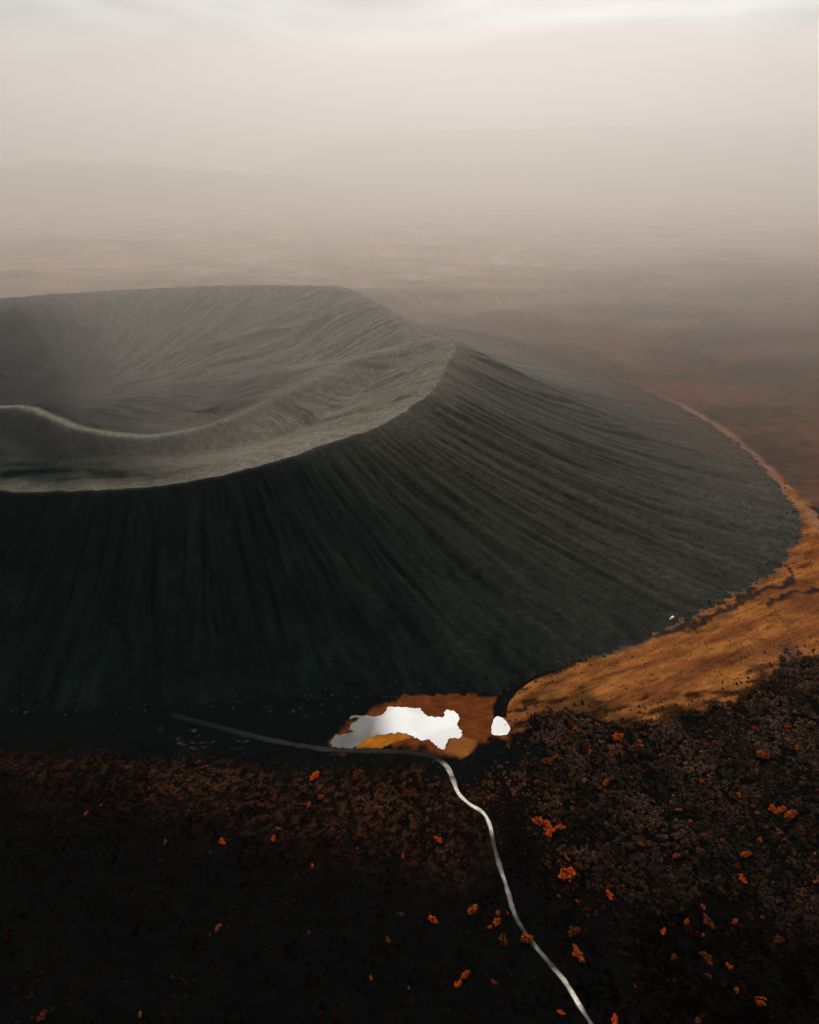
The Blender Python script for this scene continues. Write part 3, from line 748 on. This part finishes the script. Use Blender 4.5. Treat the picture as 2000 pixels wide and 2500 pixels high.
def build_grass():
    n = 30000
    x = rng.uniform(60, 760, n); y = rng.uniform(385, 900, n)
    px, py = project(x, y, 0 * x)
    m = soft_poly(x + 5 * fbm(x / 20, y / 20, 3, 191), y, meadow, 4.0) * (px < 2700)
    rc = np.hypot(x - CX, y - CY) / base_r(np.arctan2(y - CY, x - CX))
    k = (rng.uniform(size=n) < m * np.clip(0.55 + 1.2 * fbm(x / 30, y / 12, 3, 193), 0.1, 1)) & (rc > 1.015)
    x, y = x[k], y[k]; N = len(x); L = 4
    z = ground_z(x, y)
    size = rng.uniform(0.35, 0.95, N)
    a = rng.uniform(0, 2 * math.pi, (N, L)); lean = rng.uniform(0.2, 0.8, (N, L))
    base = np.stack([np.repeat(x[:, None], L, 1) + 0.4 * size[:, None] * np.cos(a * 3), np.repeat(y[:, None], L, 1) + 0.4 * size[:, None] * np.sin(a * 3), np.repeat(z[:, None] - 0.05, L, 1)], -1)
    side = np.stack([-np.sin(a), np.cos(a), 0 * a], -1) * (0.45 * size)[:, None, None]
    tip = np.stack([np.cos(a) * lean, np.sin(a) * lean, np.ones_like(a) * 0.75], -1) * size[:, None, None]
    quad = np.stack([base - side, base + side, base + side * 0.5 + tip, base - side * 0.5 + tip], 2).reshape(-1, 3)
    me = raw_mesh(bpy.data.meshes.new('meadow_grass'), quad, np.arange(len(quad)).reshape(-1, 4))
    tones = np.array([(0.34, 0.125, 0.030), (0.20, 0.066, 0.018), (0.11, 0.040, 0.014), (0.40, 0.17, 0.05)])
    cc = tones[rng.choice(4, N, p=(.42, .32, .16, .10))] * rng.uniform(0.7, 1.2, (N, 1))
    vcol(me, np.repeat(cc, L * 4, 0))
    tag(link('meadow_grass', me, LEAF), 'rust orange autumn grass covering the meadow beside the crater', None, None, 'stuff')
build_grass()

def build_scree():
    """loose dark stones on the crater flank, thickest along its foot"""
    n = 9000
    th = rng.uniform(-2.0, 0.9, n)
    foot = rng.uniform(size=n) < 0.62
    s_ = np.where(foot, 1.0 + rng.normal(scale=0.022, size=n) - 0.006, rng.uniform(0.03, 1.0, n))
    rr = rim_r(th); r = rr + s_ * (base_r(th) - rr)
    x, y = CX + r * np.cos(th), CY + r * np.sin(th)
    zc = crater_height(x, y)[0]; z = np.maximum(zc, ground_z(x, y))
    keep = (seg_dist(x, y, [tuple(q) for q in ROAD[::4]])[0] > 6) & (soft_poly(x, y, mud, 1.0) < 0.3) & ~((x > 180) & (x < 250) & (y > 480) & (y < 540))
    x, y, z, foot = x[keep], y[keep], z[keep], foot[keep]; N = len(x)
    size = np.where(foot, rng.uniform(0.25, 0.9, N), rng.uniform(0.25, 0.7, N)) * (1 + 1.0 * (rng.uniform(size=N) > 0.96))
    oc = np.array([(1, 0, 0), (0, 1, 0), (-1, 0, 0), (0, -1, 0), (0, 0, 1), (0, 0, -1)], float)
    v = oc[None] * (size[:, None, None] * rng.uniform(0.6, 1.2, (N, 6, 1))) * np.array((1, 1, 0.75))
    a = rng.uniform(0, 6.28, N); ca, sa = np.cos(a)[:, None], np.sin(a)[:, None]
    v = np.stack([v[..., 0] * ca - v[..., 1] * sa, v[..., 0] * sa + v[..., 1] * ca, v[..., 2]], -1) + np.stack([x, y, z + 0.15 * size], -1)[:, None]
    f = np.array([(0, 1, 4), (1, 2, 4), (2, 3, 4), (3, 0, 4), (1, 0, 5), (2, 1, 5), (3, 2, 5), (0, 3, 5)])
    me = raw_mesh(bpy.data.meshes.new('scree'), v.reshape(-1, 3), (f[None] + 6 * np.arange(N)[:, None, None]).reshape(-1, 3))
    tone = np.where(rng.uniform(size=(N, 1)) > 0.93, np.array((0.11, 0.10, 0.09)), np.array((0.014, 0.014, 0.013))) * rng.uniform(0.5, 1.3, (N, 1))
    vcol(me, np.repeat(tone, 6, 0))
    tag(link('scree', me, LEAF), 'loose dark stones strewn over the crater flank and foot', None, None, 'stuff')
build_scree()

# ------------------------------------------------------------------ orange shrubs, each one a thing
def shrub_mesh(name, seed, rgb, lobes):
    r = np.random.default_rng(seed)
    quads, cols_ = [], []
    for (lx, ly, ls) in lobes:
        n = 40
        u = r.uniform(0, 2 * math.pi, n); v = np.arccos(r.uniform(-0.1, 1, n)); rad = ls * r.uniform(0.55, 1.08, n)
        c = np.stack([1.3 * lx + rad * np.sin(v) * np.cos(u), 1.3 * ly + rad * np.sin(v) * np.sin(u), 0.25 + 0.95 * rad * np.cos(v)], -1)
        nr = np.stack([np.sin(v) * np.cos(u), np.sin(v) * np.sin(u), np.cos(v) + .3], -1) + r.normal(scale=.5, size=(n, 3))
        nr /= np.linalg.norm(nr, axis=1, keepdims=True)
        t = np.cross(nr, r.normal(size=(n, 3))); t /= np.linalg.norm(t, axis=1, keepdims=True); b = np.cross(nr, t)
        h = (r.uniform(0.10, 0.22, n) * (0.6 + 0.6 * ls))[:, None]
        quads.append(np.stack([c - t * h - b * h * .5, c + t * h - b * h * .9, c + t * h * .7 + b * h, c - t * h * .8 + b * h * .8], 1).reshape(-1, 3))
        cols_.append(np.repeat(np.array(rgb)[None] * r.uniform(0.55, 1.25, (n, 1)) * np.stack([r.uniform(.6, 1.1, n), r.uniform(.6, 1.35, n), np.ones(n)], -1), 4, 0))
    co = np.concatenate(quads)
    me = raw_mesh(bpy.data.meshes.new(name), co, np.arange(len(co)).reshape(-1, 4))
    vcol(me, np.concatenate(cols_)); me.materials.append(LEAF)
    return me

def stem_mesh():
    bm = bmesh.new()
    for k in range(5):
        a = k * 1.256 + 0.3
        p0 = Vector((0.06 * math.cos(a), 0.06 * math.sin(a), -0.3)); p1 = Vector((0.55 * math.cos(a), 0.55 * math.sin(a), 0.75))
        d = (p1 - p0).normalized(); sx = d.orthogonal().normalized(); sy = d.cross(sx)
        ring = [[bm.verts.new(p + (sx * math.cos(q) + sy * math.sin(q)) * rr) for q in (0, 1.571, 3.142, 4.712)] for p, rr in ((p0, 0.06), (p1, 0.02))]
        for q in range(4): bm.faces.new((ring[0][q], ring[0][(q + 1) % 4], ring[1][(q + 1) % 4], ring[1][q]))
    me = bpy.data.meshes.new('stem'); bm.to_mesh(me); bm.free()
    me.materials.append(material('shrub_bark', (0.05, 0.035, 0.025), noise=(6.0, 0.7, 1.3)))
    return me
STEM = stem_mesh()
LOBES = [[(0, 0, .8), (.55, .2, .6), (-.5, -.1, .55)], [(0, 0, .95), (.3, .45, .5)], [(-.6, .1, .6), (.1, 0, .7), (.75, -.15, .5), (.2, .5, .4)], [(0, 0, .7), (.4, -.4, .55), (-.4, .3, .6), (-.1, -.5, .4)]]
TONES = {'bright': (0.52, 0.066, 0.008), 'orange': (0.30, 0.052, 0.008), 'dim': (0.12, 0.028, 0.009), 'red': (0.20, 0.036, 0.022)}
SHRUBS = {k: [shrub_mesh('shrub_foliage', 300 + 10 * i + j, v, LOBES[j]) for j in range(4)] for i, (k, v) in enumerate(TONES.items())}

def place_shrub(k, px, py, w, tone, label, group, stems):
    x, y = ground_at(px, py)
    z = float(ground_z(x, y))
    dist = math.sqrt(x * x + y * y + CAM_H ** 2)
    scale = 0.5 * w * dist / FPX * 0.80
    o = bpy.data.objects.new('orange_shrub', None if stems else SHRUBS[tone][k % 4])
    col.objects.link(o)
    o.location = (x, y, z + 0.15 * scale); o.rotation_euler = (0, 0, (k * 2.39) % 6.28)
    o.scale = (scale * (1.25 if k % 3 else 0.9), scale * (0.85 if k % 2 else 1.1), scale * 0.8)
    if stems:
        f = bpy.data.objects.new('foliage', SHRUBS[tone][k % 4]); s = bpy.data.objects.new('stem', STEM)
        for q in (f, s): col.objects.link(q); q.parent = o
    tag(o, label, 'shrub', group)

for k, (px, py, w, tone, label) in enumerate(named):
    place_shrub(k, px, py, w, tone, label, 'orange autumn shrubs on the lava field', True)
TONE_WORD = {'bright': 'bright orange', 'orange': 'orange', 'dim': 'dull rusty', 'red': 'reddish'}
REF = ['the widest bright shrub', 'the joined bright pair', 'the joined bright pair', 'the broad dull shrub below the meadow corner', 'the vivid shrub under the meadow edge', 'the wide golden shrub under the meadow',
       'the row of three touching shrubs', 'the row of three touching shrubs', 'the row of three touching shrubs', 'the compact shrub below mid-meadow', 'the fiery shrub beside the brown bush', 'the oval golden shrub by the road',
       'the round bright roadside shrub', 'the large shrub overhanging the road', 'the lone shrub below the narrow road stretch', 'the two bright shrubs near the bottom', 'the two bright shrubs near the bottom', 'the large shrub in the bottom right corner',
       'the wide dull shrub at lower right', 'the bright shrub west of the pond', 'the wide rusty shrub under the pond', 'the flat golden shrub in the hummocks', 'the vivid shrub at the hummocks\' edge', 'the lone red-orange shrub in darkened lava',
       'the dull shrub in the bottom left corner', 'the shrub near the meadow\'s dark end', 'the small bright shrub below the first bend', 'the thicket shrub right of the first bend']
rows = []
for k, (px, py, w, tone) in enumerate(others):
    j = min(range(len(named)), key=lambda i: math.hypot(named[i][0] - px, named[i][1] - py))
    dx, dy = px - named[j][0], py - named[j][1]
    far_ = 'just ' if math.hypot(dx, dy) < 40 else ('well ' if math.hypot(dx, dy) > 110 else '')
    where = ('right of' if dx > 0 else 'left of') if abs(dx) > abs(dy) else ('below' if dy > 0 else 'above')
    size = 'tiny' if w < 11 else ('small' if w < 17 else 'mid-sized')
    rows.append([k, px, py, w, tone, f'{size} {TONE_WORD[tone]} shrub {far_}{where} {REF[j]}'])
for k, px, py, w, tone, label in rows:
    same = sorted(r[2] for r in rows if r[5] == label)
    if len(same) > 1:
        words = {2: ('upper', 'lower'), 3: ('uppermost', 'middle', 'lowest')}.get(len(same))
        if words: label = f'{words[same.index(py)]} {label}'
    place_shrub(k + 50, px, py, w, tone, label, 'smaller autumn shrubs on the lava field', False)

# ------------------------------------------------------------------ parked camper at the foot of the crater
def box_bm(bm, c, d, taper=0.0):
    vs = []
    for sz in (-1, 1):
        for sx, sy in ((-1, -1), (1, -1), (1, 1), (-1, 1)):
            k = 1 - taper * (sz > 0)
            vs.append(bm.verts.new((c[0] + sx * d[0] / 2 * k, c[1] + sy * d[1] / 2 * k, c[2] + sz * d[2] / 2)))
    for f in ((0, 3, 2, 1), (4, 5, 6, 7), (0, 1, 5, 4), (1, 2, 6, 5), (2, 3, 7, 6), (3, 0, 4, 7)): bm.faces.new([vs[i] for i in f])
def part(name, mat, parent, boxes, bevel=0.0):
    bm = bmesh.new()
    for bx in boxes: box_bm(bm, *bx)
    if bevel: bmesh.ops.bevel(bm, geom=bm.edges[:], offset=bevel, segments=2, affect='EDGES')
    me = bpy.data.meshes.new(name); bm.to_mesh(me); bm.free()
    return link(name, me, mat, parent)
def wheel_mesh():
    bm = bmesh.new()
    bmesh.ops.create_cone(bm, cap_ends=True, segments=16, radius1=0.34, radius2=0.34, depth=0.22, matrix=Matrix.Rotation(math.pi / 2, 4, 'X'))
    bmesh.ops.bevel(bm, geom=bm.edges[:], offset=0.03, segments=1, affect='EDGES')
    me = bpy.data.meshes.new('wheel'); bm.to_mesh(me); bm.free()
    return me
white = material('white_paint', (0.80, 0.79, 0.76), rough=0.35, spec=0.5, noise=(3.0, 0.95, 1.03))
glass = material('dark_glass', (0.02, 0.022, 0.025), rough=0.08, spec=0.5)
rubber = material('tyre_rubber', (0.02, 0.02, 0.02), rough=0.9)
lamp_m = material('lamp_lens', (0.75, 0.72, 0.65), rough=0.15); red_m = material('tail_lens', (0.35, 0.02, 0.02), rough=0.2)
cpx = ground_at(1640, 1512, 3.0)
cz = float(crater_height(np.array([cpx[0]]), np.array([cpx[1]]))[0][0])
cpx = ground_at(1640, 1512, cz); cz = float(crater_height(np.array([cpx[0]]), np.array([cpx[1]]))[0][0])
car = bpy.data.objects.new('parked_van', None); col.objects.link(car)
car.location = (cpx[0], cpx[1], cz + 0.15); car.rotation_euler = (0, 0, math.radians(38))
tag(car, 'small white camper van parked at the foot of the crater', 'van')
body = part('body', white, car, [((0.25, 0, 1.35), (4.2, 2.0, 1.9), 0.04)], 0.10)
hood = part('bonnet', white, car, [((-2.35, 0, 0.95), (1.2, 1.9, 0.8), 0.08)], 0.08)
part('roof', white, car, [((0.45, 0, 2.42), (3.4, 1.7, 0.22), 0.06)], 0.05)
part('windscreen', glass, car, [((-1.86, 0, 1.72), (0.12, 1.6, 0.62), 0.04)])
for sy in (-1, 1):
    part('side_window', glass, car, [((-1.1, sy * 0.995, 1.75), (0.8, 0.05, 0.5), 0.05)]); part('side_window', glass, car, [((0.7, sy * 0.995, 1.75), (1.2, 0.05, 0.5), 0.05)])
    part('headlight', lamp_m, car, [((-2.94, sy * 0.7, 1.02), (0.06, 0.3, 0.18))]); part('tail_light', red_m, car, [((2.33, sy * 0.85, 1.2), (0.06, 0.14, 0.4))])
part('rear_window', glass, car, [((2.31, 0, 1.75), (0.06, 1.3, 0.5))]); part('bumper', rubber, car, [((-2.98, 0, 0.62), (0.14, 1.8, 0.2))]); part('bumper', rubber, car, [((2.4, 0, 0.62), (0.12, 1.9, 0.2))])
WM = wheel_mesh(); WM.materials.append(rubber)
for sx in (-2.1, 1.45):
    for sy in (-0.92, 0.92):
        wo = bpy.data.objects.new('wheel', WM); col.objects.link(wo); wo.parent = car; wo.location = (sx, sy, 0.34)

# ------------------------------------------------------------------ haze over the plain
def air_material(name, density):
    m = bpy.data.materials.new(name); m.use_nodes = True
    n, l = m.node_tree.nodes, m.node_tree.links
    n.clear()
    out = n.new('ShaderNodeOutputMaterial'); v = n.new('ShaderNodeVolumePrincipled')
    v.inputs['Color'].default_value = (0.972, 0.953, 0.936, 1)
    v.inputs['Density'].default_value = density
    v.inputs['Anisotropy'].default_value = HAZE_G
    l.new(v.outputs['Volume'], out.inputs['Volume'])
    return m

def build_haze():
    bm = bmesh.new()
    lo, hi = -90.0, 810.0
    box_bm(bm, (0, 11500, (lo + hi) / 2), (52500, 41500, hi - lo))
    me = bpy.data.meshes.new('haze'); bm.to_mesh(me); bm.free()
    o = link('haze', me, air_material('haze_air', HAZE_DENSITY))
    tag(o, 'thin pale haze hanging over the whole plain', None, None, 'stuff')
build_haze()

def build_fog_bank():
    """dusty fog lying on the plain behind the crater, thickening from nothing over the crater to full depth far out"""
    xs = np.linspace(-14000, 14000, 141); t = np.concatenate([np.linspace(0, 1, 40), np.linspace(1, 8, 30)[1:]])
    T, X = np.meshgrid(t, xs, indexing='ij')
    front = 570 + 0.04 * np.clip(X, -300, 1500) + 60 * fbm(X / 700, X * 0, 2, 181)
    Y = front + T * 1300
    zt = -70 + 800 * (1 - np.exp(-(T * 1.75) ** 1.35)) + 30 * fbm(X / 900, Y / 900, 3, 183) * sstep(0.1, 0.6, T)
    top = np.stack([X, Y, zt], -1)
    bot = np.stack([X, Y, np.full_like(X, -72.0)], -1)
    nr, nc = X.shape
    co = np.concatenate([top.reshape(-1, 3), bot.reshape(-1, 3)])
    off = nr * nc; q = []
    for i in range(nr - 1):
        for j in range(nc - 1):
            a, b, c, d = i * nc + j, i * nc + j + 1, (i + 1) * nc + j + 1, (i + 1) * nc + j
            q.append((a, b, c, d)); q.append((off + d, off + c, off + b, off + a))
    for j in range(nc - 1):
        q.append((off + j, off + j + 1, j + 1, j)); k = (nr - 1) * nc + j
        q.append((k, k + 1, off + k + 1, off + k))
    for i in range(nr - 1):
        a, d = i * nc, (i + 1) * nc; q.append((off + d, off + a, a, d))
        b, c = i * nc + nc - 1, (i + 1) * nc + nc - 1; q.append((off + b, off + c, c, b))
    me = raw_mesh(bpy.data.meshes.new('fog_bank'), co, np.array(q))
    bm = bmesh.new(); bm.from_mesh(me); bmesh.ops.recalc_face_normals(bm, faces=bm.faces[:]); bm.to_mesh(me); bm.free()
    o = link('fog_bank', me, air_material('fog_air', FOG_DENSITY))
    tag(o, 'dusty fog lying over the plain behind the crater', None, None, 'stuff')
build_fog_bank()
